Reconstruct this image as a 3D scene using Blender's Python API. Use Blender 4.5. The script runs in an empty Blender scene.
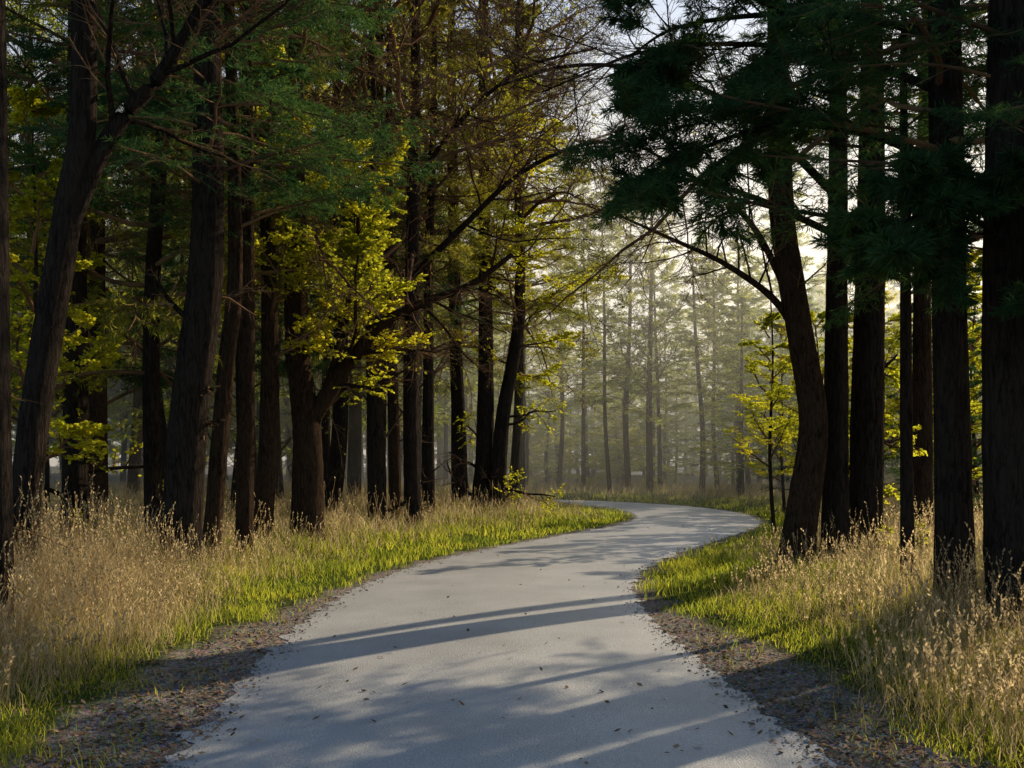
import bpy, math, random, time
import numpy as np
from mathutils import Vector, Matrix
T0=time.time()
rng=np.random.default_rng(7)
random.seed(7)
scene=bpy.context.scene
SUN_AZ=math.radians(46); SUN_EL=math.radians(27)

# ------------------------------------------------------------ materials
def new_mat(name):
    m=bpy.data.materials.new(name); m.use_nodes=True
    nt=m.node_tree; nt.nodes.clear()
    out=nt.nodes.new('ShaderNodeOutputMaterial')
    return m,nt,out
def N(nt,t,**kw):
    n=nt.nodes.new(t)
    for k,v in kw.items(): setattr(n,k,v)
    return n
def ramp(nt,stops):
    r=N(nt,'ShaderNodeValToRGB'); e=r.color_ramp.elements
    e[0].position,e[0].color=stops[0][0],(*stops[0][1],1)
    e[1].position,e[1].color=stops[-1][0],(*stops[-1][1],1)
    for p,c in stops[1:-1]:
        x=e.new(p); x.color=(*c,1)
    return r
def leaf_mat(name,c0,c1,c2,trans=0.5,tcol=1.4,nscale=0.6,tint=(1.12,1.1,.62)):
    m,nt,out=new_mat(name); L=nt.links
    geo=N(nt,'ShaderNodeNewGeometry')
    tex=N(nt,'ShaderNodeTexNoise'); tex.inputs['Scale'].default_value=nscale; tex.inputs['Detail'].default_value=1
    L.new(geo.outputs['Position'],tex.inputs['Vector'])
    a=N(nt,'ShaderNodeMath',operation='MULTIPLY_ADD'); a.inputs[1].default_value=0.55
    L.new(geo.outputs['Random Per Island'],a.inputs[0])
    b=N(nt,'ShaderNodeMath',operation='MULTIPLY_ADD'); b.inputs[1].default_value=1.1; b.inputs[2].default_value=-0.32
    L.new(tex.outputs['Fac'],b.inputs[0]); L.new(b.outputs[0],a.inputs[2])
    r=ramp(nt,[(0.15,c0),(0.5,c1),(0.95,c2)]); L.new(a.outputs[0],r.inputs[0])
    d=N(nt,'ShaderNodeBsdfDiffuse')
    L.new(r.outputs[0],d.inputs['Color'])
    if trans<=0:
        L.new(d.outputs[0],out.inputs[0]); return m
    t=N(nt,'ShaderNodeBsdfTranslucent')
    mul=N(nt,'ShaderNodeMix',data_type='RGBA',blend_type='MULTIPLY'); mul.inputs[0].default_value=1
    mul.inputs[7].default_value=(tcol*tint[0],tcol*tint[1],tcol*tint[2],1)
    L.new(r.outputs[0],mul.inputs[6]); L.new(mul.outputs[2],t.inputs['Color'])
    mx=N(nt,'ShaderNodeMixShader'); mx.inputs[0].default_value=trans
    L.new(d.outputs[0],mx.inputs[1]); L.new(t.outputs[0],mx.inputs[2]); L.new(mx.outputs[0],out.inputs[0])
    return m
def bark_mat(name,c0,c1,scale=9,bump=0.6):
    m,nt,out=new_mat(name); L=nt.links
    geo=N(nt,'ShaderNodeNewGeometry')
    mp=N(nt,'ShaderNodeMapping'); mp.inputs['Scale'].default_value=(1,1,0.16)
    L.new(geo.outputs['Position'],mp.inputs[0])
    n1=N(nt,'ShaderNodeTexNoise'); n1.inputs['Scale'].default_value=scale*2.2; n1.inputs['Detail'].default_value=5; n1.inputs['Roughness'].default_value=.65
    v=N(nt,'ShaderNodeTexVoronoi'); v.feature='DISTANCE_TO_EDGE'; v.inputs['Scale'].default_value=scale*2
    n2=N(nt,'ShaderNodeTexNoise'); n2.inputs['Scale'].default_value=1.3
    L.new(mp.outputs[0],n1.inputs['Vector']); L.new(geo.outputs['Position'],n2.inputs['Vector'])
    wv=N(nt,'ShaderNodeMix',data_type='RGBA',blend_type='ADD'); wv.inputs[0].default_value=0.12
    L.new(mp.outputs[0],wv.inputs[6]); L.new(n1.outputs['Color'],wv.inputs[7]); L.new(wv.outputs[2],v.inputs['Vector'])
    s=N(nt,'ShaderNodeMath',operation='MULTIPLY_ADD'); s.inputs[1].default_value=1.6
    L.new(v.outputs['Distance'],s.inputs[0]); L.new(n1.outputs['Fac'],s.inputs[2])
    s2=N(nt,'ShaderNodeMath',operation='MULTIPLY_ADD'); s2.inputs[1].default_value=.4; L.new(n2.outputs['Fac'],s2.inputs[0]); L.new(s.outputs[0],s2.inputs[2])
    r=ramp(nt,[(0.55,c0),(1.0,c1)]); L.new(s2.outputs[0],r.inputs[0])
    d=N(nt,'ShaderNodeBsdfDiffuse'); L.new(r.outputs[0],d.inputs['Color'])
    if bump:
        bp=N(nt,'ShaderNodeBump'); bp.inputs['Strength'].default_value=bump; bp.inputs['Distance'].default_value=.06
        L.new(s.outputs[0],bp.inputs['Height']); L.new(bp.outputs[0],d.inputs['Normal'])
    L.new(d.outputs[0],out.inputs[0])
    return m
M_bark=bark_mat('bark_dark',(0.012,0.010,0.009),(0.052,0.040,0.033),bump=.9)
M_bark2=bark_mat('bark_warm',(0.015,0.010,0.008),(0.085,0.055,0.037),scale=11,bump=.9)
M_twig=leaf_mat('twig_brown',(0.08,0.047,0.032),(0.17,0.10,0.06),(0.30,0.185,0.10),trans=0,nscale=2)
M_con=leaf_mat('needles_dark',(0.018,0.050,0.030),(0.036,0.083,0.040),(0.085,0.13,0.035),trans=.4,tcol=1.9)
M_con2=leaf_mat('needles_olive',(0.06,0.08,0.022),(0.14,0.145,0.03),(0.27,0.23,0.04),trans=.55,tcol=2.3)
M_yel=leaf_mat('leaves_yellow_green',(0.15,0.17,0.018),(0.27,0.27,0.028),(0.42,0.36,0.04),trans=.65,tcol=2.5)
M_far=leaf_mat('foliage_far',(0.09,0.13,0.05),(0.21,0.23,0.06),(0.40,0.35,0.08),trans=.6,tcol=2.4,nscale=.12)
M_grass=leaf_mat('grass_green',(0.07,0.10,0.02),(0.165,0.19,0.032),(0.35,0.32,0.06),trans=.6,tcol=2.5,nscale=.9)
M_dry=leaf_mat('grass_dry',(0.20,0.16,0.105),(0.42,0.34,0.22),(0.66,0.55,0.38),trans=.6,tcol=1.55,nscale=.7,tint=(1.05,1.0,.8))
M_litter=leaf_mat('fallen_leaf',(0.10,0.06,0.03),(0.24,0.15,0.085),(0.42,0.29,0.18),trans=0,nscale=3)

# ------------------------------------------------------------ mesh builder
class MB:
    def __init__(s): s.v=[];s.q=[];s.t=[];s.qm=[];s.tm=[];s.n=0
    def add(s,v,q=None,t=None,m=0):
        v=np.asarray(v,dtype=np.float32).reshape(-1,3)
        if q is not None and len(q): s.q.append(np.asarray(q)+s.n); s.qm.append(np.full(len(q),m))
        if t is not None and len(t): s.t.append(np.asarray(t)+s.n); s.tm.append(np.full(len(t),m))
        s.v.append(v); s.n+=len(v)
    def mesh(s,name,mats,smooth=False):
        me=bpy.data.meshes.new(name)
        v=np.concatenate(s.v)
        q=np.concatenate(s.q) if s.q else np.zeros((0,4),int); t=np.concatenate(s.t) if s.t else np.zeros((0,3),int)
        mi=np.concatenate([*(s.qm),*(s.tm)]).astype(np.int32)
        loops=np.concatenate([q.ravel(),t.ravel()]).astype(np.int32)
        tot=np.concatenate([np.full(len(q),4),np.full(len(t),3)]).astype(np.int32)
        st=np.concatenate([[0],np.cumsum(tot)[:-1]]).astype(np.int32)
        me.vertices.add(len(v)); me.vertices.foreach_set('co',v.ravel())
        me.loops.add(len(loops)); me.loops.foreach_set('vertex_index',loops)
        me.polygons.add(len(tot)); me.polygons.foreach_set('loop_start',st); me.polygons.foreach_set('loop_total',tot)
        me.polygons.foreach_set('material_index',mi)
        if smooth is not False:
            me.polygons.foreach_set('use_smooth',(mi==smooth) if smooth is not True else np.ones(len(tot),bool))
        for m in mats: me.materials.append(m)
        me.update(calc_edges=True)
        return me
def nrm(a): return a/np.maximum(np.linalg.norm(a,axis=-1,keepdims=True),1e-9)
def tube(mb,P,R,k,mat=0,furrow=0.0):
    P=np.asarray(P,float); R=np.asarray(R,float)
    if P.ndim==2: P=P[None];R=R[None]
    n,S,_=P.shape
    T=nrm(np.gradient(P,axis=1))
    ref=np.where(np.abs(T[...,2:3])>.8,np.array([1.,0,0]),np.array([0,0,1.]))
    U=nrm(np.cross(T,ref)); V=np.cross(T,U)
    th=np.arange(k)*2*np.pi/k
    rr=R[...,None]*np.ones(k)
    if furrow>0:
        nf=max(7,k//4); ph=rng.uniform(0,6.28,3)
        z=np.linspace(0,1,S)[None,:,None]*S
        rr=rr*(1+furrow*np.sin(nf*th+np.sin(z*.21+ph[0])*1.3)+furrow*.8*np.sin((nf*2-3)*th+ph[1]+np.sin(z*.37)*1.0)+rng.normal(0,furrow*.5,(n,S,k))
              +0.05*np.sin(2*th+z*.15+ph[2]))
    v=P[:,:,None,:]+rr[...,None]*(np.cos(th)[:,None]*U[:,:,None,:]+np.sin(th)[:,None]*V[:,:,None,:])
    idx=np.arange(n*S*k).reshape(n,S,k)
    a=idx[:,:-1,:];b=idx[:,1:,:]
    a2=np.roll(a,-1,axis=2);b2=np.roll(b,-1,axis=2)
    q=np.stack([a,a2,b2,b],-1).reshape(-1,4)
    mb.add(v,q=q,m=mat)
def grow(start,d,length,S,noise=.15,bend=(0,0,0),r0=None,tip=.25,pw=1.0):
    n=len(start); d=nrm(d); pts=[start]; bend=np.asarray(bend,float)
    for i in range(1,S):
        d=nrm(d+rng.normal(0,noise,(n,3))+bend/(S-1))
        pts.append(pts[-1]+d*(length/(S-1))[:,None])
    P=np.stack(pts,1); t=np.linspace(0,1,S)
    R=r0[:,None]*(1-(1-tip)*t**pw)[None,:]
    return P,R
def sample(P,R,t):
    n,S,_=P.shape; f=t*(S-1); i=np.minimum(f.astype(int),S-2); w=(f-i)[...,None]
    ar=np.arange(n)[:,None]
    p=P[ar,i]*(1-w)+P[ar,i+1]*w; T=nrm(P[ar,i+1]-P[ar,i])
    r=R[ar,i]*(1-w[...,0])+R[ar,i+1]*w[...,0]
    return p,T,r
def children(P,R,K,t0=.15,t1=.98,ang=(40,70),planar=.8,lf=.45,taper=.6,S=4,noise=.12,bend=(0,0,-.1),rf=.5,rmin=.003,tip=.3,up=0.0):
    n=len(P)
    t=(np.arange(K)[None]+rng.uniform(0,1,(n,K)))/K; t=t0+(t1-t0)*t
    p,T,r=sample(P,R,t)
    L=np.linalg.norm(np.diff(P,axis=1),axis=-1).sum(1)
    side=nrm(np.cross(T,np.array([0,0,1.]))+1e-6)
    sgn=np.where((np.arange(K)[None]+rng.integers(0,2,(n,1)))%2==0,1,-1)
    rnd=rng.normal(0,1,(n,K,3)); rnd=nrm(rnd-T*(rnd*T).sum(-1,keepdims=True))
    sd=nrm(side*sgn[...,None]*planar+rnd*(1-planar)+np.array([0,0,up]))
    a=np.radians(rng.uniform(ang[0],ang[1],(n,K)))[...,None]
    d=T*np.cos(a)+sd*np.sin(a)
    ln=L[:,None]*lf*(1-taper*(t-t0)/(t1-t0))*rng.uniform(.6,1.2,(n,K))
    return grow(p.reshape(-1,3),d.reshape(-1,3),ln.ravel(),S,noise,bend,np.maximum(r*rf,rmin).ravel(),tip)
def leaves(mb,P,R,K,size,width,mat,ang=(30,75),planar=.7,t0=.05,droop=0.0,flat=.6):
    n=len(P); t=np.clip(t0+(1-t0)*(np.arange(K)[None]+rng.uniform(0,1,(n,K)))/K,0,1)
    p,T,_=sample(P,R,t)
    side=nrm(np.cross(T,np.array([0,0,1.]))+1e-6)
    sgn=np.where(rng.random((n,K))<.5,1,-1)
    rnd=rng.normal(0,1,(n,K,3))
    sd=nrm(side*sgn[...,None]*planar+nrm(rnd)*(1-planar))
    a=np.radians(rng.uniform(ang[0],ang[1],(n,K)))[...,None]
    d=nrm(T*np.cos(a)+sd*np.sin(a)+np.array([0,0,-droop])).reshape(-1,3)
    nv=nrm(np.array([0,0,1.])*flat+rng.normal(0,1,(n*K,3))*(1-flat))
    w=nrm(np.cross(d,nv)); s=(size*rng.uniform(.6,1.3,n*K))[:,None]
    p=p.reshape(-1,3); ww=w*s*width
    v=np.stack([p,p+d*s*.45+ww,p+d*s,p+d*s*.45-ww],1)
    q=np.arange(n*K*4).reshape(-1,4)
    mb.add(v,q=q,m=mat)

# ------------------------------------------------------------ crowns (height measured from crown base)
def crown_limbs(h,n,bl,low=.75,ang=(75,100),bend=(0,0,.1),noise=.1,S=9,r0=.05,shape=1.0):
    t=(np.arange(n)+rng.uniform(0,1,n))/n
    az=np.arange(n)*2.399+rng.uniform(-.5,.5,n)
    a=np.radians(rng.uniform(ang[0],ang[1],n))
    a=a*(1-.35*t)
    d=np.stack([np.sin(a)*np.cos(az),np.sin(a)*np.sin(az),np.cos(a)],1)
    prof=np.minimum(low+(1-low)*t/.2,1)*(1-t)**shape+.12
    L=bl*prof*rng.uniform(.55,1.2,n)
    st=np.stack([0*t,0*t,t*h],1)
    return grow(st,d,L,S,noise,bend,r0*(.4+.6*L/bl),.2)
def conifer(name,h,n,bl,mat,k2=12,k3=8,kn=20,size=.13,w=.045,low=.8,low_detail=False,droop=-.15,shape=1.0):
    mb=MB(); P1,R1=crown_limbs(h,n,bl,low=low,bend=(0,0,droop),noise=.11,r0=.045,shape=shape)
    tube(mb,P1,R1,5 if not low_detail else 3,0)
    P2,R2=children(P1,R1,k2,.22,.99,(35,65),.8,.42,.6,5,.13,(0,0,-.1),.45,.004)
    tube(mb,P2,R2,3,0)
    P3,R3=children(P2,R2,k3,.1,1,(30,60),.7,.42,.5,3,.13,(0,0,-.05),.5,.0025)
    leaves(mb,P3,R3,kn,size,w,1,(15,60),.4,0,.08,.3)
    leaves(mb,P2,R2,kn,size,w,1,(25,70),.4,.15,.05,.3)
    return mb.mesh(name,[M_twig,mat])
def broad(name,h,n,bl,mat,k2=9,k3=8,k4=5,kn=8,size=.07,w=.33,ang=(45,80),planar=.75,shape=.6,bare=0.0,rmin=.0022,bend1=.15):
    mb=MB(); P1,R1=crown_limbs(h,n,bl,low=.8,ang=ang,bend=(0,0,bend1),noise=.17,r0=.055,shape=shape)
    tube(mb,P1,R1,5,0)
    P2,R2=children(P1,R1,k2,.2,.98,(30,65),planar,.5,.5,6,.16,(0,0,0),.5,.006,up=.15); tube(mb,P2,R2,4,0)
    P3,R3=children(P2,R2,k3,.15,.98,(30,60),planar,.5,.5,4,.16,(0,0,-.05),.5,max(.0035,rmin)); tube(mb,P3,R3,3,0)
    if k4:
        P4,R4=children(P3,R3,k4,.15,1,(25,60),planar,.55,.4,3,.14,(0,0,-.1),.5,rmin)
        if bare>0: tube(mb,P4,R4,3,0)
    else: P4,R4=P3,R3
    if kn:
        if bare>0:
            keep=rng.random(len(P4))>bare; P4=P4[keep];R4=R4[keep]
        leaves(mb,P4,R4,kn,size,w,1,(20,80),.6,.1,.15,.5)
    return mb.mesh(name,[M_twig,mat])
CON=[conifer('conifer_crown_a',14,50,5.0,M_con,k2=13,k3=8,kn=19,w=.05,shape=.8),conifer('conifer_crown_b',12,44,3.6,M_con,kn=18,w=.05),
     conifer('conifer_crown_c',13,46,3.8,M_con2,kn=18,w=.05)]
YEL=[broad('leafy_crown_a',10,24,3.6,M_yel,k2=9,k3=8,k4=4,kn=6,size=.08,planar=.85),
     broad('leafy_crown_b',7,17,2.6,M_yel,k2=8,k3=6,k4=4,kn=7,size=.08,planar=.85)]
BARE=[broad('bare_crown_a',15,28,5.6,M_con2,k2=9,k3=8,k4=6,kn=4,size=.06,bare=.85,ang=(55,95),planar=.4,rmin=.0055,bend1=-.1),
      broad('bare_crown_b',14,26,4.6,M_con2,k2=9,k3=8,k4=6,kn=4,size=.06,bare=.8,ang=(50,90),planar=.4,rmin=.0055)]
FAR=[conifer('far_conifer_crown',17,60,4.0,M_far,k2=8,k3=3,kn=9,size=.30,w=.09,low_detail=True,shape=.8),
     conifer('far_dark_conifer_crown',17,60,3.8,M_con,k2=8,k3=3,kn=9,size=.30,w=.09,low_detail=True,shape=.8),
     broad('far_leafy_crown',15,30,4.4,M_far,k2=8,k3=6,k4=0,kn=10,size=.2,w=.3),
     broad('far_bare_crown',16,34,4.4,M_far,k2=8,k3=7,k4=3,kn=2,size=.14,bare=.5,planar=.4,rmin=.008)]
print('crowns',time.time()-T0)

# ------------------------------------------------------------ road line & terrain
CL=np.array([(0,-14),(0,-6),(-.05,0),(-.08,5.6),(-.3,9),(-.35,11.5),(-.2,14),(.35,16.8),(1.4,19.8),(3.0,23.5),(4.8,27.7),(5.8,31.5),(6.1,35.5),(5.6,39.5),(4.3,43.2),(2,46.5),(-2,49),(-8,51),(-20,53),(-50,55),(-120,58)],float)
def catmull(C,per=10):
    out=[]
    E=np.vstack([2*C[0]-C[1],C,2*C[-1]-C[-2]])
    for i in range(1,len(E)-2):
        p0,p1,p2,p3=E[i-1],E[i],E[i+1],E[i+2]
        for s in range(per):
            t=s/per
            out.append(.5*((2*p1)+(-p0+p2)*t+(2*p0-5*p1+4*p2-p3)*t*t+(-p0+3*p1-3*p2+p3)*t**3))
    out.append(C[-1]); return np.array(out)
RC=catmull(CL); HW=1.9
def road_d(x,y):
    x=np.asarray(x,float).ravel(); y=np.asarray(y,float).ravel(); o=np.empty(len(x))
    A=RC[:-1:2];B=RC[2::2];AB=B-A;l2=(AB**2).sum(1)
    for s in range(0,len(x),20000):
        p=np.stack([x[s:s+20000],y[s:s+20000]],1)
        t=np.clip(((p[:,None]-A)*AB).sum(-1)/l2,0,1)
        c=A+AB*t[...,None]; o[s:s+20000]=np.sqrt(((p[:,None]-c)**2).sum(-1)).min(1)
    return o-HW
def sm(a,b,x): t=np.clip((x-a)/(b-a),0,1); return t*t*(3-2*t)
def nz(x,y,f=1.0,ph=0):
    return (np.sin(x*f+1.3+ph+1.7*np.sin(y*f*.6+ph))+np.sin(y*f*1.13+2.1*ph+1.5*np.sin(x*f*.71)))*.5
def height(x,y,d=None):
    x=np.asarray(x,float);y=np.asarray(y,float)
    if d is None: d=road_d(x,y).reshape(x.shape)
    h=.24*sm(.3,4,d)+.10*sm(1,5,d)*nz(x,y,.45)+.03*sm(.5,2,d)*nz(x,y,1.9,2)
    h=h+.6*sm(10,60,d)*(.6+.4*nz(x,y,.07))
    return h
def H(x,y): return float(height(np.array([x]),np.array([y]))[0])

def link(o,parent=None):
    scene.collection.objects.link(o)
    if parent: o.parent=parent
    return o
# ground
def lines(lo,hi,f0,f1,step):
    a=list(np.arange(f0,f1+1e-6,step)); s=step;x=f0
    while x>lo: s=min(s*1.35,14); x-=s; a.append(x)
    s=step;x=f1
    while x<hi: s=min(s*1.35,14); x+=s; a.append(x)
    return np.array(sorted(a))
gx=lines(-420,420,-12,14,.16); gy=lines(-120,620,1,48,.18)
X,Y=np.meshgrid(gx,gy); D=road_d(X,Y).reshape(X.shape); Z=height(X,Y,D)
v=np.stack([X,Y,Z],-1).reshape(-1,3); ny,nx=X.shape
id=np.arange(nx*ny).reshape(ny,nx)
mb=MB(); mb.add(v,q=np.stack([id[:-1,:-1],id[:-1,1:],id[1:,1:],id[1:,:-1]],-1).reshape(-1,4))
m,nt,out=new_mat('ground_soil_grass'); L=nt.links
att=N(nt,'ShaderNodeAttribute'); att.attribute_name='edge'
geo=N(nt,'ShaderNodeNewGeometry')
n1=N(nt,'ShaderNodeTexNoise'); n1.inputs['Scale'].default_value=1.6; n1.inputs['Detail'].default_value=6
n2=N(nt,'ShaderNodeTexNoise'); n2.inputs['Scale'].default_value=38; n2.inputs['Detail'].default_value=6; n2.inputs['Roughness'].default_value=.7
vo=N(nt,'ShaderNodeTexVoronoi'); vo.inputs['Scale'].default_value=28
for n_ in (n1,n2,vo): L.new(geo.outputs['Position'],n_.inputs['Vector'])
litter=ramp(nt,[(0.3,(0.08,0.056,0.042)),(0.5,(0.25,0.185,0.135)),(0.72,(0.48,0.38,0.29))]); L.new(n2.outputs['Fac'],litter.inputs[0])
lv=N(nt,'ShaderNodeMix',data_type='RGBA',blend_type='OVERLAY'); lv.inputs[0].default_value=.5
L.new(litter.outputs[0],lv.inputs[6]); L.new(vo.outputs['Color'],lv.inputs[7])
hs=N(nt,'ShaderNodeHueSaturation'); hs.inputs['Saturation'].default_value=.65; L.new(lv.outputs[2],hs.inputs['Color'])
green=ramp(nt,[(0.3,(0.04,0.06,0.015)),(0.7,(0.10,0.12,0.03))]); L.new(n2.outputs['Fac'],green.inputs[0])
e=N(nt,'ShaderNodeMath',operation='MULTIPLY_ADD'); e.inputs[1].default_value=.9; L.new(n1.outputs['Fac'],e.inputs[0]); 
L.new(att.outputs['Fac'],e.inputs[2])
mr=N(nt,'ShaderNodeMapRange'); mr.inputs[1].default_value=.85; mr.inputs[2].default_value=1.15; L.new(e.outputs[0],mr.inputs[0])
mr2=N(nt,'ShaderNodeMapRange'); mr2.inputs[1].default_value=3; mr2.inputs[2].default_value=9; mr2.inputs[3].default_value=1; mr2.inputs[4].default_value=.25; L.new(e.outputs[0],mr2.inputs[0])
mm=N(nt,'ShaderNodeMath',operation='MULTIPLY'); L.new(mr.outputs[0],mm.inputs[0]); L.new(mr2.outputs[0],mm.inputs[1])
mx=N(nt,'ShaderNodeMix',data_type='RGBA'); L.new(mm.outputs[0],mx.inputs[0]); L.new(hs.outputs[0],mx.inputs[6]); L.new(green.outputs[0],mx.inputs[7])
b=N(nt,'ShaderNodeBsdfDiffuse')
L.new(mx.outputs[2],b.inputs['Color'])
bp=N(nt,'ShaderNodeBump'); bp.inputs['Strength'].default_value=.8; bp.inputs['Distance'].default_value=.03
L.new(n2.outputs['Fac'],bp.inputs['Height']); L.new(bp.outputs[0],b.inputs['Normal']); L.new(b.outputs[0],out.inputs[0])
gm=mb.mesh('ground',[m],True)
at=gm.attributes.new('edge','FLOAT','POINT'); 
shoulder=lambda y:.78-.60*sm(8,14,y)
at.data.foreach_set('value',(D-shoulder(Y)+.5).ravel().astype(np.float32))
link(bpy.data.objects.new('ground',gm))

# road
RF=catmull(RC,3); tf=nrm(np.gradient(RF,axis=0)); nf=np.stack([tf[:,1],-tf[:,0]],1)
cols=np.linspace(-1,1,13)
jl=.03*np.sin(np.arange(len(RF))*.9)+.04*rng.normal(0,1,len(RF)); jr=.03*np.sin(np.arange(len(RF))*.7)+.04*rng.normal(0,1,len(RF))
pts=[]
for i in range(len(RF)):
    for c in cols:
        w=HW*c+(jl[i] if c==-1 else jr[i] if c==1 else 0)
        zz=.006+.035*(1-c*c)
        pts.append((RF[i,0]+nf[i,0]*w,RF[i,1]+nf[i,1]*w,zz))
id=np.arange(len(pts)).reshape(len(RF),13)
mb=MB(); mb.add(pts,q=np.stack([id[:-1,:-1],id[:-1,1:],id[1:,1:],id[1:,:-1]],-1).reshape(-1,4))
m,nt,out=new_mat('asphalt_worn'); L=nt.links
geo=N(nt,'ShaderNodeNewGeometry')
a1=N(nt,'ShaderNodeTexNoise'); a1.inputs['Scale'].default_value=.9; a1.inputs['Detail'].default_value=6; a1.inputs['Roughness'].default_value=.6
a2=N(nt,'ShaderNodeTexNoise'); a2.inputs['Scale'].default_value=95; a2.inputs['Detail'].default_value=4; a2.inputs['Roughness'].default_value=.7
a3=N(nt,'ShaderNodeTexVoronoi'); a3.inputs['Scale'].default_value=75
for n_ in (a1,a2,a3): L.new(geo.outputs['Position'],n_.inputs['Vector'])
r1=ramp(nt,[(0.3,(0.42,0.41,0.40)),(0.7,(0.58,0.56,0.54))]); L.new(a1.outputs['Fac'],r1.inputs[0])
r2=ramp(nt,[(0.3,(0.5,)*3),(0.5,(.95,)*3),(0.7,(1.35,)*3)]); L.new(a2.outputs['Fac'],r2.inputs[0])
mu=N(nt,'ShaderNodeMix',data_type='RGBA',blend_type='MULTIPLY'); mu.inputs[0].default_value=1
L.new(r1.outputs[0],mu.inputs[6]); L.new(r2.outputs[0],mu.inputs[7])
b=N(nt,'ShaderNodeBsdfPrincipled'); b.inputs['Roughness'].default_value=.42; b.inputs['Specular IOR Level'].default_value=.6
L.new(mu.outputs[2],b.inputs['Base Color'])
bp=N(nt,'ShaderNodeBump'); bp.inputs['Strength'].default_value=.5; bp.inputs['Distance'].default_value=.008
L.new(a3.outputs['Distance'],bp.inputs['Height']); L.new(bp.outputs[0],b.inputs['Normal']); L.new(b.outputs[0],out.inputs[0])
link(bpy.data.objects.new('road',mb.mesh('road',[m],True)))

# ------------------------------------------------------------ trees
def spline(pts,S):
    pts=np.array(pts,float); C=catmull(pts,12); f=np.linspace(0,len(C)-1,S); i=np.minimum(f.astype(int),len(C)-2); w=(f-i)[:,None]
    return C[i]*(1-w)+C[i+1]*w
def trunk_mesh(pts,d,top=.1,mat=None,detail=28,flare=.45,extra=None,S=70):
    mb=MB(); P=spline(pts,S); L=np.concatenate([[0],np.cumsum(np.linalg.norm(np.diff(P,axis=0),axis=1))])
    t=L/L[-1]; R=d/2*((1-t)**.8*(1-top)+top)*(1+flare*np.exp(-(L)/.35))
    tube(mb,P,R,detail,0,.035)
    if extra: extra(mb,P,R)
    return mb.mesh('trunk',[mat or M_bark,M_yel,M_twig,M_con],0)
def tree(name,x,y,d,via=(),hgt=17,crowns=(),mat=None,extra=None,flare=.35,detail=28,top=.1):
    """via: (x,z) points the stem passes through, heights above road level"""
    z0=H(x,y)
    e=bpy.data.objects.new(name,None); e.location=(x,y,z0); e.empty_display_size=.3; link(e)
    pts=[(0,0,-.25),(0,0,.0)]
    lx=0
    for vv in via:
        lx=vv[0]-x; pts.append((lx,(vv[2] if len(vv)>2 else 0),vv[1]-z0))
    if not via:
        lx=random.uniform(-.25,.25); pts+= [(lx*.3,0,3),(lx*.8,random.uniform(-.1,.1),7)]
    ly=pts[-1][1]
    pts.append((lx+random.uniform(-.15,.15),ly,max(hgt*.72,pts[-1][2]+1.5)))
    pts.append((lx,ly,max(hgt,pts[-1][2]+2)))
    o=bpy.data.objects.new('trunk',trunk_mesh(pts,d,mat=mat,extra=extra,flare=flare,detail=detail,top=top)); link(o,e)
    for (me,cz,sc,rot) in crowns:
        c=bpy.data.objects.new('crown',me); c.location=(lx,ly,cz-z0); c.rotation_euler=(0,0,rot)
        c.scale=(sc,sc,sc); link(c,e)
    return e
def snags(n,l0=.5,l1=2.2,zlo=.16,zhi=.5,leaf=None):
    def f(mb,P,R):
        P_=P[None];R_=R[None]
        B,Rb=children(P_,R_,n,zlo,zhi,(60,95),0,.1,0,7,.17,(0,0,.25),.28,.012)
        Ls=rng.uniform(l0,l1,n); cur=np.linalg.norm(np.diff(B,axis=1),axis=-1).sum(1)
        B=B[:,:1]+(B-B[:,:1])*(Ls/cur)[:,None,None]; tube(mb,B,Rb*.8,5,0)
        C,Rc=children(B,Rb,6,.25,.98,(30,65),.5,.5,.4,5,.16,(0,0,0),.5,.004); tube(mb,C,Rc,3,2)
        C2,Rc2=children(C,Rc,6,.2,.98,(30,65),.5,.5,.4,4,.16,(0,0,-.1),.5,.0025); tube(mb,C2,Rc2,3,2)
        if leaf is not None: leaves(mb,C2,Rc2,10,.075,.33,leaf,(20,80),.7,.1,.15,.5)
    return f
def boughs(lst):
    def f(mb,P,R):
        for pa,a,b_,lm,ls in lst:
            Q=spline(pa,40)[None]; Rr=np.linspace(a/2,b_/2,40)[None]; tube(mb,Q,Rr,14,0,.03)
            C,Rc=children(Q,Rr,18,.25,1,(35,75),.5,.40,.35,8,.15,(0,0,.15),.4,.01); tube(mb,C,Rc,5,0)
            C1,R1=children(C,Rc,10,.15,1,(30,60),.7,.45,.4,5,.15,(0,0,0),.5,.005); tube(mb,C1,R1,3,2)
            C2,R2=children(C1,R1,8,.1,1,(30,60),.75,.45,.4,4,.15,(0,0,-.05),.5,.004 if lm is None else .003); tube(mb,C2,R2,3,2)
            if lm==1:
                s=np.ones(len(C2),bool) if ls is None else C2[:,0,0]<ls
                leaves(mb,C2[s],R2[s],10,.085,.33,1,(20,80),.75,.05,.12,.5)
            elif lm==3:
                leaves(mb,C2,R2,24,.12,.045,3,(20,65),.4,.0,.08,.3); leaves(mb,C1,R1,22,.12,.045,3,(20,65),.4,.0,.08,.3)
    return f
A,Bc,Cc=CON; Ya,Yb=YEL; Ba,Bb=BARE
PT='pine_tree'; OT='oak_tree'; MT='maple_tree'
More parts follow.
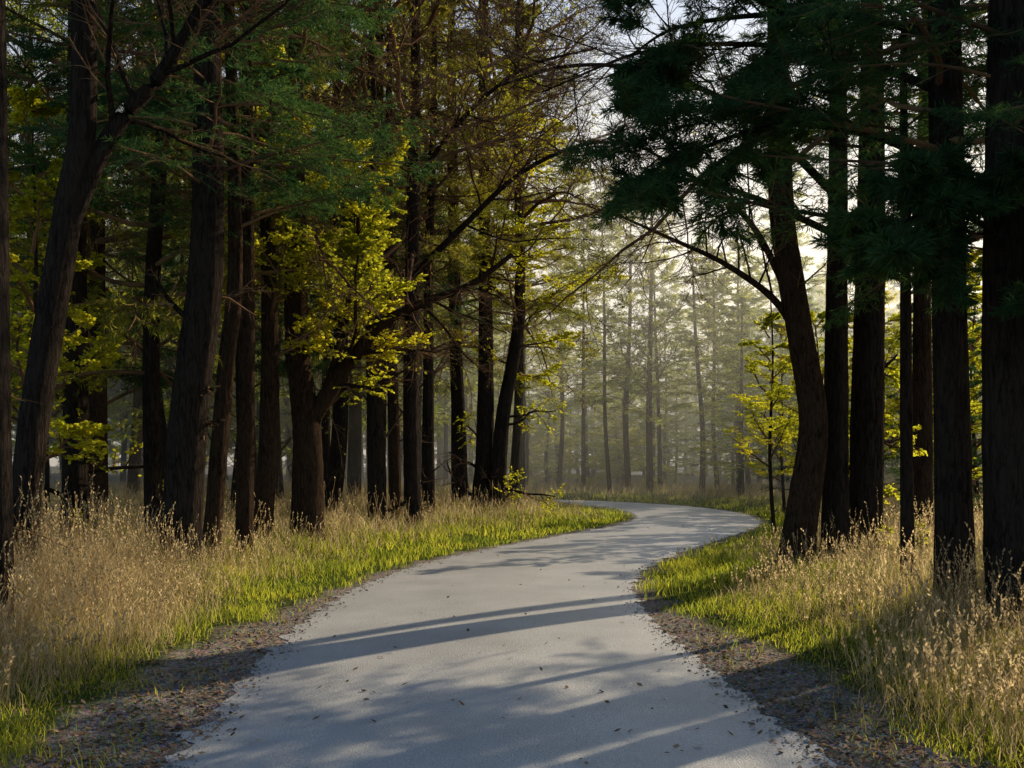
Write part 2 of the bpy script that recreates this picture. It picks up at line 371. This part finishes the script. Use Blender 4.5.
# left side
tree(PT,-4.68,9.1,.30,[(-4.72,4)],16,[(Bc,6.4,.8,.5)],extra=snags(4))
tree(OT,-5.5,11.1,.37,[(-5.3,2.2),(-4.93,4.5),(-4.75,6.0)],15,[(Ba,7.5,.7,1.0)],
     extra=boughs([([(.5,0,4.0),(1.0,0.1,5.2),(1.65,.2,6.1),(2.3,.3,7.6),(2.7,.3,10)],.24,.06,None,None)]))
tree(PT,-7.7,17.6,.45,(),18,[(Bc,6.0,1,2.2)],extra=snags(9,.8,2.4,.1,.4,leaf=1))
tree(PT,-4.85,14.6,.58,[(-4.72,2.4),(-4.45,4.8),(-4.45,8)],19,[(A,5.4,.7,2.0)],extra=snags(6,.4,1.8))
tree(PT,-4.80,15.9,.30,[(-4.55,3.2),(-4.4,5.2)],15,[(Bc,5.4,.8,.2)],mat=M_bark2)
tree(PT,-4.45,16.6,.30,[(-4.40,4)],16,[(Bc,5.8,.7,1.2)],mat=M_bark2)
tree(MT,-4.70,18.8,.38,[(-4.55,3.4)],15,[(Yb,3.4,.85,.4),(Ba,7.5,.75,1.4)],mat=M_bark2)
tree(OT,-4.0,19.5,.60,[(-3.98,2.0),(-4.1,3.2),(-4.2,4.4)],14,[(Ba,5.8,.9,3.0)],mat=M_bark2,top=.06,
     extra=boughs([([(0,0,1.9),(.1,0,2.35),(.5,0,3.0),(1.0,-.05,3.7),(1.5,-.1,4.25),(2.3,-.1,4.65),(3.2,-.1,5.0),(4.0,0,5.6)],.38,.09,1,1.6),
       ([(.35,0,2.75),(.55,.1,3.5),(.72,.2,4.4),(.9,.3,5.6),(1.0,.3,7.0)],.24,.06,1,None)]))
tree(PT,-4.8,26.3,.46,[(-4.5,3.5)],17,[(Bc,5,1,3.2)])
tree(PT,-3.2,23.8,.44,(),18,[(Bb,6.0,1.1,.6)],extra=snags(5))
tree(PT,-2.95,25.3,.32,(),17,mat=M_bark2,extra=snags(7,.6,2.0,.3,.7))
tree(PT,-2.38,24.2,.44,[(-2.45,4)],18,[(Ba,6.0,1.15,2.6)],
     extra=boughs([([(-.1,0,6.0),(1.2,-.3,7.2),(2.6,-.6,8.4),(4.2,-.9,9.0),(5.6,-1.1,8.8)],.18,.04,None,None),
                   ([(-.1,0,8.0),(1.0,-.2,9.6),(2.6,-.4,10.9),(4.4,-.5,11.4)],.16,.04,None,None)]))
tree(PT,-2.3,27.3,.36,(),17,[(Cc,6.4,.9,3.6)])
tree(PT,-1.66,32,.52,(),21,[(Cc,5.8,1.1,4.6)])
tree(PT,-.98,30.6,.56,[(-.8,4)],21,[(Ba,6.5,1.25,5.1)],extra=snags(5))
tree(MT,-.46,30.4,.48,[(-.3,3),(.24,6.7)],17,[(Ya,4.2,.95,.9),(Bb,8,1.2,2.2)],extra=snags(6,1,2.5,leaf=1,zlo=.2,zhi=.5))
tree(PT,.0,33.4,.36,[(.25,5)],18,[(Cc,5.5,.95,.1)])
tree(PT,-1.2,38.5,.5,(),24,[(Ba,6,1.5,2.1)])
tree(PT,.3,40,.45,(),24,[(Cc,6,1.3,2.1)])
# right side
tree(PT,4.75,10.7,.42,(),17,[(Bc,3.9,.9,.3)],extra=boughs([([(0,0,4.6),(-.9,-.1,4.95),(-1.9,-.3,5.0),(-2.8,-.3,4.75),(-3.2,-.2,4.5)],.10,.02,3,None),
     ([(0,0,6.0),(-1.0,.3,6.4),(-2.0,.5,6.5),(-2.9,.6,6.4),(-3.4,.6,6.1)],.10,.02,3,None),
     ([(0,0,5.4),(-.9,.5,6.0),(-2.0,.8,6.3),(-3.2,1.0,6.3),(-4.4,1.2,5.9)],.10,.02,None,None)]))
tree('hemlock_tree',4.85,9.6,.56,[(4.8,3)],18,[(A,3.9,.6,2.3)],extra=boughs([([(0,0,3.4),(-.5,-.4,3.7),(-1.1,-.7,3.75),(-1.7,-1.0,3.5)],.07,.02,3,None),
     ([(0,0,2.9),(.3,-.5,3.1),(.2,-1.2,3.0),(-.1,-1.8,2.8)],.05,.02,3,None)]))
tree(PT,4.75,12.0,.18,[(4.72,4)],9,[(Bc,3.7,.5,1.0)],detail=14)
tree(OT,4.2,14.85,.48,[(4.31,1.0),(4.48,2.3),(4.3,3.55),(4.12,4.6),(3.98,6.0)],15,[(Ba,6.0,1.0,.3)],mat=M_bark2,flare=.45,
     extra=boughs([([(.25,0,2.9),(-.2,0,3.9),(-1.0,-.1,4.5),(-1.9,-.2,4.9),(-2.8,-.2,5.3)],.13,.03,None,None),
       ([(.0,0,3.9),(-.6,0.2,5.2),(-1.4,.3,5.9),(-2.6,.3,6.6)],.12,.03,None,None)]))
tree(PT,4.95,15.3,.40,(),17,[(Bc,6.6,.75,2.3)],
     extra=boughs([([(0,0,5.6),(-1.2,.3,6.9),(-2.6,.6,7.7),(-4.0,.8,7.9),(-5.2,.9,7.6)],.13,.03,None,None),
                   ([(0,0,5.0),(-1.0,1.2,5.9),(-2.0,2.6,6.6),(-3.0,4.0,6.8)],.12,.03,None,None)]))
tree(PT,5.55,15.7,.54,(),16,[(Bc,6.4,.75,.3)],extra=snags(6,.5,1.6,.15,.4,leaf=1))
tree(PT,7.7,18.8,.4,(),16,[(Bb,7.5,.8,.2)],mat=M_bark2)
tree('maple_sapling',5.9,22.5,.10,[(5.8,2)],5.5,[(Yb,1.2,.55,.2)],detail=12)
for (sx_,sy_,sc_) in ((8.3,27,.7),(11.2,24.5,.85),(12.6,27.0,.9),(10.8,30,.9),(13.8,30.5,.95),(13.2,36,1.0),(16.5,37.5,1.0),(9.4,34.5,.8),(18.5,44,1.1)):
    tree('maple_sapling',sx_,sy_,.13,[(sx_-.1,2)],6*sc_,[(Yb,.9,sc_,random.uniform(0,6))],detail=12)
for (sx_,sy_,sc_) in ((10.4,23.0,.45),(12.2,30.5,.5),(15.0,32.5,.6),(11.5,39,.5),(17,41,.6)):
    tree('young_hemlock',sx_,sy_,.13,[(sx_,2)],12*sc_,[(Bc,.5,sc_,random.uniform(0,6))],detail=12)
tree('maple_sapling',-7.0,14.6,.12,[(-7.0,2)],6,[(Yb,1.4,.8,.2)],detail=12)
tree('maple_sapling',-9.4,20.2,.12,[(-9.4,2)],6,[(Yb,1.6,.8,1.2)],detail=12)
# beyond the right edge of the picture, shading the near stretch of road
tree(PT,6.3,7.6,.40,(),16,[(Bc,3.2,.8,.6)])
tree(PT,8.4,9.4,.42,(),16,[(Bc,4.2,.9,4.6)])
tree(PT,7.9,13.2,.42,(),16,[(Bc,4.4,.95,3.6)])
tree(PT,10.0,15.6,.42,(),16,[(Bc,6.0,.9,1.6)])
tree(PT,5.2,4.6,.36,(),16,[(Bc,3.0,.9,1.6)])
tree(PT,7.6,5.2,.45,(),16,[(A,3.6,.8,.6)])
print('near trees',time.time()-T0)

# distant woodland: one object, children are the instanced trees
forest=bpy.data.objects.new('distant_trees',None); link(forest)
tr=[]
for k in range(3):
    mb=MB(); pts=[(0,0,-.3),(0,0,0),(random.uniform(-.3,.3),0,5),(0,0,12),(0,0,20)]
    P=spline(pts,24); t=np.linspace(0,1,24); tube(mb,P,.24*((1-t)**.8*.9+.1)*(1+.4*np.exp(-t*40)),10,0,.03)
    tr.append(mb.mesh('far_trunk',[M_bark if k<2 else M_bark2],True))
placed=[]
def far_tree(x,y,kind=None,cz=None,sc=None,wd=1):
    z0=H(x,y); s=sc or random.uniform(.85,1.25); k=kind if kind is not None else random.choices([0,1,2,3],[5,2,3,2])[0]
    rot=random.uniform(0,6.28)
    o=bpy.data.objects.new('stem',random.choice(tr)); o.location=(x,y,z0); w_=max(s,.75)*random.uniform(.75,1.3); o.scale=(w_,w_,s); o.rotation_euler=(random.uniform(-.04,.04),random.uniform(-.04,.04),rot); link(o,forest)
    me=FAR[k]; hh=17
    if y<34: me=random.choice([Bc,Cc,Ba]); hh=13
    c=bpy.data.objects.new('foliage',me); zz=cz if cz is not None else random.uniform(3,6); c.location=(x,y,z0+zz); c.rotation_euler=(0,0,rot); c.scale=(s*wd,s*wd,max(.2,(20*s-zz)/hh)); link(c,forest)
def ok(x,y,mind):
    for (a,b_) in placed:
        if (a-x)**2+(b_-y)**2<mind*mind: return False
    return True
cnt=0
for px,yy in ((5.0,51),(6.2,53),(7.1,51.5),(8.0,54),(9.6,50.5),(10.9,53),(11.8,52),(.8,57),(2.8,60),(13.5,50),(4,56)):
    far_tree(px,yy,random.choice([0,2,3]),random.uniform(4.0,6),random.uniform(.6,.9)); placed.append((px,yy))
# low woodland margin beyond the glade
for it in range(400):
    y=random.uniform(46,74); x=y*random.uniform(.22,.56)
    if ok(x,y,3.0):
        placed.append((x,y)); far_tree(x,y,random.choice([0,0,1,2]),random.uniform(.6,1.8),random.uniform(.40,.58),1.6)
# young growth at the end of the view
for it in range(90):
    y=random.uniform(58,95); x=y*random.uniform(-.02,.22)
    if ok(x,y,3.2):
        placed.append((x,y)); far_tree(x,y,random.choice([0,2]),.5,random.uniform(.28,.45),1.9)
for it in range(9000):
    y=random.uniform(14,118); x=random.uniform(-70,75)
    if abs(x)>.54*y+4: continue
    d=float(road_d([x],[y])[0])
    if x<0 and d<(4.5 if y<40 else 3): continue
    if x>=0 and d<6: continue
    if y<52 and -3<x<3: continue
    if x>7 and y<70+.6*x: continue      # open glade on the sunny side
    clearing=.02<x/y<.30 and y>52
    if clearing and random.random()<.35: continue
    md=3.6 if y<80 else 4.6
    if not ok(x,y,md): continue
    placed.append((x,y)); cnt+=1
    far_tree(x,y,cz=(random.uniform(.6,2.5) if y>95 else random.uniform(2.5,5)),kind=(random.choice([0,0,2,3]) if x/y>-.1 else None),sc=(random.uniform(.7,1.0) if clearing else None))
    if cnt>=230: break
print('far',cnt,len(placed),time.time()-T0)

# ------------------------------------------------------------ grass
def blades(mb,x,y,hh,w,mat=0,lean=.35,curve=.5):
    n=len(x); z=height(x,y)
    p=np.stack([x,y,z-.01],1); az=rng.uniform(0,6.28,n); la=rng.uniform(0,6.28,n); ll=rng.uniform(.05,lean,n)
    ld=np.stack([np.cos(la)*ll,np.sin(la)*ll,np.ones(n)],1); ld=nrm(ld)
    wd=np.stack([np.cos(az),np.sin(az),0*az],1)*(w/2)[:,None]
    mid=p+ld*(hh*.55)[:,None]; tipd=nrm(ld+np.stack([np.cos(la),np.sin(la),0*la-.3],1)*(curve*rng.uniform(.2,1,n))[:,None])
    tp=mid+tipd*(hh*.5)[:,None]
    v=np.stack([p-wd,p+wd,mid+wd*.8,mid-wd*.8,tp],1)
    b=np.arange(n)[:,None]*5
    mb.add(v,q=b+np.array([0,1,2,3]),t=b+np.array([3,2,4]),m=mat)
def wedge(n,y0,y1,fx=.6,pad=1.5):
    y=y0*(y1/y0)**rng.random(n); x=rng.uniform(-1,1,n)*(fx*y+pad); return x,y
mb=MB()
x,y=wedge(520000,3.5,75,.56,1.2); d=road_d(x,y)
sh=shoulder(y)
pr=sm(-.12,.35,d-sh+.26*nz(x,y,3.1))*(1-.85*sm(1.8,4.0,d))*(.65+.35*nz(x,y,4.3,7)); pr=np.maximum(pr,.06*(d>sh*.25))*(d>0.02)
k=rng.random(len(x))<pr; x,y,d=x[k],y[k],d[k]
sc=np.clip(y/10,.8,5)
blades(mb,x,y,(rng.uniform(.05,.13,len(x))*(1+.6*sm(1,2.5,d)))*np.clip(sc,.8,1.5)*(1+.5*nz(x,y,2.3,5)),.0068*sc*rng.uniform(.7,1.4,len(x)),0,.6,.9)
link(bpy.data.objects.new('verge_grass',mb.mesh('verge_grass',[M_grass])))
print('verge',len(x))
mb=MB()
x,y=wedge(370000,4,70,.56,1.2); d=road_d(x,y)
cl=.5+.5*nz(x,y,1.3,4)*nz(x,y,.55,1)
tuft=np.exp(-((x+4.6)/1.3)**2-((y-11.3)/2.6)**2)     # rank stand of old grass under the left trees
pr=sm(1.0,2.2,d+.7*nz(x,y,.9,3)+.5*tuft)*(1-.75*sm(7,16,d))*np.clip(.3+.85*cl+.6*tuft,0,1)
k=rng.random(len(x))<pr; x,y,d,cl,tuft=x[k],y[k],d[k],cl[k],tuft[k]
sc=np.clip(y/12,.8,4.5)
hh=rng.uniform(.18,.62,len(x))*(.5+.6*sm(1.5,3.5,d))*(.55+.7*cl)*(1+1.1*tuft)
mg=(rng.random(len(x))<.70+.25*tuft).astype(int)
for mi in (0,1):
    s=mg==mi
    blades(mb,x[s],y[s],hh[s]*(1 if mi else .75),.0055*sc[s]*rng.uniform(.6,1.4,s.sum()),mi,.55,.8)
print('tall',len(x))
k=rng.random(len(x))<.12; xs,ys=x[k],y[k]; n=len(xs)
st=np.stack([xs,ys,height(xs,ys)],1); dr=np.stack([rng.normal(0,.2,n),rng.normal(0,.2,n),np.ones(n)],1)
ln=hh[k]*rng.uniform(1.1,1.6,n)+.1
P,R=grow(st,dr,ln,5,.08,(0,0,-.05),.0016*np.clip(ys/10,1,4),.6)
tube(mb,P,R,3,1)
leaves(mb,P[:,3:],R[:,3:],9,.035,.22,1,(10,45),0,0,.02,.2)
link(bpy.data.objects.new('meadow_grass',mb.mesh('meadow_grass',[M_grass,M_dry])))
mb=MB()
x,y=wedge(70000,4,30,.5,1); d=road_d(x,y); pr=np.where(d<0,.010+.25*sm(-.35,0,d),sm(1.6,.2,d)*.9*(1-.7*sm(9,14,y))+.05)
k=rng.random(len(x))<pr; x,y,d=x[k],y[k],d[k]; n=len(x)
z=np.where(d<0,.012+.035*(1-np.clip((d+HW)/HW,0,1)**2),height(x,y,d)+.008)
a=rng.uniform(0,6.28,n); s=rng.uniform(.010,.032,n)
dd=np.stack([np.cos(a),np.sin(a),rng.normal(0,.3,n)],1)*s[:,None]; w=np.stack([-np.sin(a),np.cos(a),rng.normal(0,.3,n)],1)*(s*.6)[:,None]
p=np.stack([x,y,z+.004],1)
mb.add(np.stack([p-dd,p+w,p+dd,p-w],1),q=np.arange(n*4).reshape(-1,4))
link(bpy.data.objects.new('fallen_leaves',mb.mesh('fallen_leaves',[M_litter])))
mb=MB()
x,y=wedge(90000,4,26,.5,1); d=road_d(x,y); pr=np.where(d<0,.8*sm(-.30,.05,d),sm(1.1,.1,d)*(1-.8*sm(9,14,y)))
k=rng.random(len(x))<pr; x,y,d=x[k],y[k],d[k]; n=len(x)
z=np.where(d<0,.012,height(x,y,d)); s=rng.uniform(.004,.012,n)*np.where(rng.random(n)<.06,2.0,1)
base=np.array([(1,0,0),(0,1,0),(-1,0,0),(0,-1,0),(0,0,.8),(0,0,-.5)])
v=base[None]*s[:,None,None]*rng.uniform(.6,1.4,(n,6,3))+np.stack([x,y,z+.003],1)[:,None]
tri=np.array([(0,1,4),(1,2,4),(2,3,4),(3,0,4),(1,0,5),(2,1,5),(3,2,5),(0,3,5)])
mb.add(v,t=(np.arange(n)[:,None,None]*6+tri).reshape(-1,3))
M_stone=leaf_mat('stone',(0.14,0.12,0.10),(0.30,0.26,0.23),(0.46,0.41,0.37),trans=0,nscale=5)
link(bpy.data.objects.new('gravel',mb.mesh('gravel',[M_stone])))
print('grass',time.time()-T0)

# ------------------------------------------------------------ morning mist in the hollow beyond the bend
mb=MB(); x0,x1,y0,y1,z0,z1=-45,40,32,120,-.5,16
vv=[(x0,y0,z0),(x1,y0,z0),(x1,y1,z0),(x0,y1,z0),(x0,y0,z1),(x1,y0,z1),(x1,y1,z1),(x0,y1,z1)]
mb.add(vv,q=[(3,2,1,0),(4,5,6,7),(0,1,5,4),(1,2,6,5),(2,3,7,6),(3,0,4,7)])
m,nt,out=new_mat('mist'); vs=N(nt,'ShaderNodeVolumeScatter'); vs.inputs['Density'].default_value=.011; vs.inputs['Anisotropy'].default_value=.5
vs.inputs['Color'].default_value=(1,.98,.84,1)
nt.links.new(vs.outputs[0],out.inputs['Volume'])
link(bpy.data.objects.new('mist',mb.mesh('mist',[m])))

# ------------------------------------------------------------ light & sky
w=bpy.data.worlds.new('World'); scene.world=w; w.use_nodes=True; nt=w.node_tree
bg=nt.nodes['Background']; sky=nt.nodes.new('ShaderNodeTexSky'); sky.sky_type='NISHITA'; sky.sun_disc=False
sky.sun_elevation=SUN_EL; sky.sun_rotation=SUN_AZ; sky.dust_density=1.2
hsv=nt.nodes.new('ShaderNodeHueSaturation'); hsv.inputs['Saturation'].default_value=1.25; hsv.inputs['Value'].default_value=1.1
nt.links.new(sky.outputs[0],hsv.inputs['Color'])
# bright morning haze low in the sky, on the sunward half
tc=nt.nodes.new('ShaderNodeTexCoord'); sep=nt.nodes.new('ShaderNodeSeparateXYZ'); nt.links.new(tc.outputs['Generated'],sep.inputs[0])
mr=nt.nodes.new('ShaderNodeMapRange'); mr.interpolation_type='SMOOTHSTEP'
mr.inputs[1].default_value=.12; mr.inputs[2].default_value=.60; mr.inputs[3].default_value=.9; mr.inputs[4].default_value=0
nt.links.new(sep.outputs[2],mr.inputs[0])
dt=nt.nodes.new('ShaderNodeVectorMath'); dt.operation='DOT_PRODUCT'; dt.inputs[1].default_value=(math.sin(SUN_AZ),math.cos(SUN_AZ),0)
nt.links.new(tc.outputs['Generated'],dt.inputs[0])
m2=nt.nodes.new('ShaderNodeMapRange'); m2.interpolation_type='SMOOTHSTEP'; m2.inputs[1].default_value=-.3; m2.inputs[2].default_value=.6; m2.inputs[3].default_value=.1; m2.inputs[4].default_value=1
nt.links.new(dt.outputs['Value'],m2.inputs[0])
ml=nt.nodes.new('ShaderNodeMath'); ml.operation='MULTIPLY'; nt.links.new(mr.outputs[0],ml.inputs[0]); nt.links.new(m2.outputs[0],ml.inputs[1])
mz=nt.nodes.new('ShaderNodeMix'); mz.data_type='RGBA'; nt.links.new(ml.outputs[0],mz.inputs[0]); nt.links.new(hsv.outputs[0],mz.inputs[6]); mz.inputs[7].default_value=(9.0,7.9,5.9,1)
nt.links.new(mz.outputs[2],bg.inputs[0]); bg.inputs[1].default_value=.15
sl=bpy.data.lights.new('sun','SUN'); sl.energy=5; sl.angle=math.radians(.5); sl.color=(1,.85,.60)
so=bpy.data.objects.new('sun',sl); link(so)
sx,sy=math.sin(SUN_AZ),math.cos(SUN_AZ)
sd=Vector((sx*math.cos(SUN_EL),sy*math.cos(SUN_EL),math.sin(SUN_EL)))
so.rotation_euler=sd.to_track_quat('Z','Y').to_euler(); so.location=(30,25,25)
cam=bpy.data.cameras.new('camera'); co=bpy.data.objects.new('camera',cam); link(co)
co.location=(0,0,1.7); co.rotation_euler=(math.radians(90),0,0); cam.sensor_width=36; cam.lens=36*1000/1024
cam.shift_y=81/1024; cam.clip_end=2000; cam.clip_start=.05
scene.camera=co
scene.view_settings.view_transform='Standard'; scene.view_settings.look='None'; scene.view_settings.exposure=0
print('done',time.time()-T0)
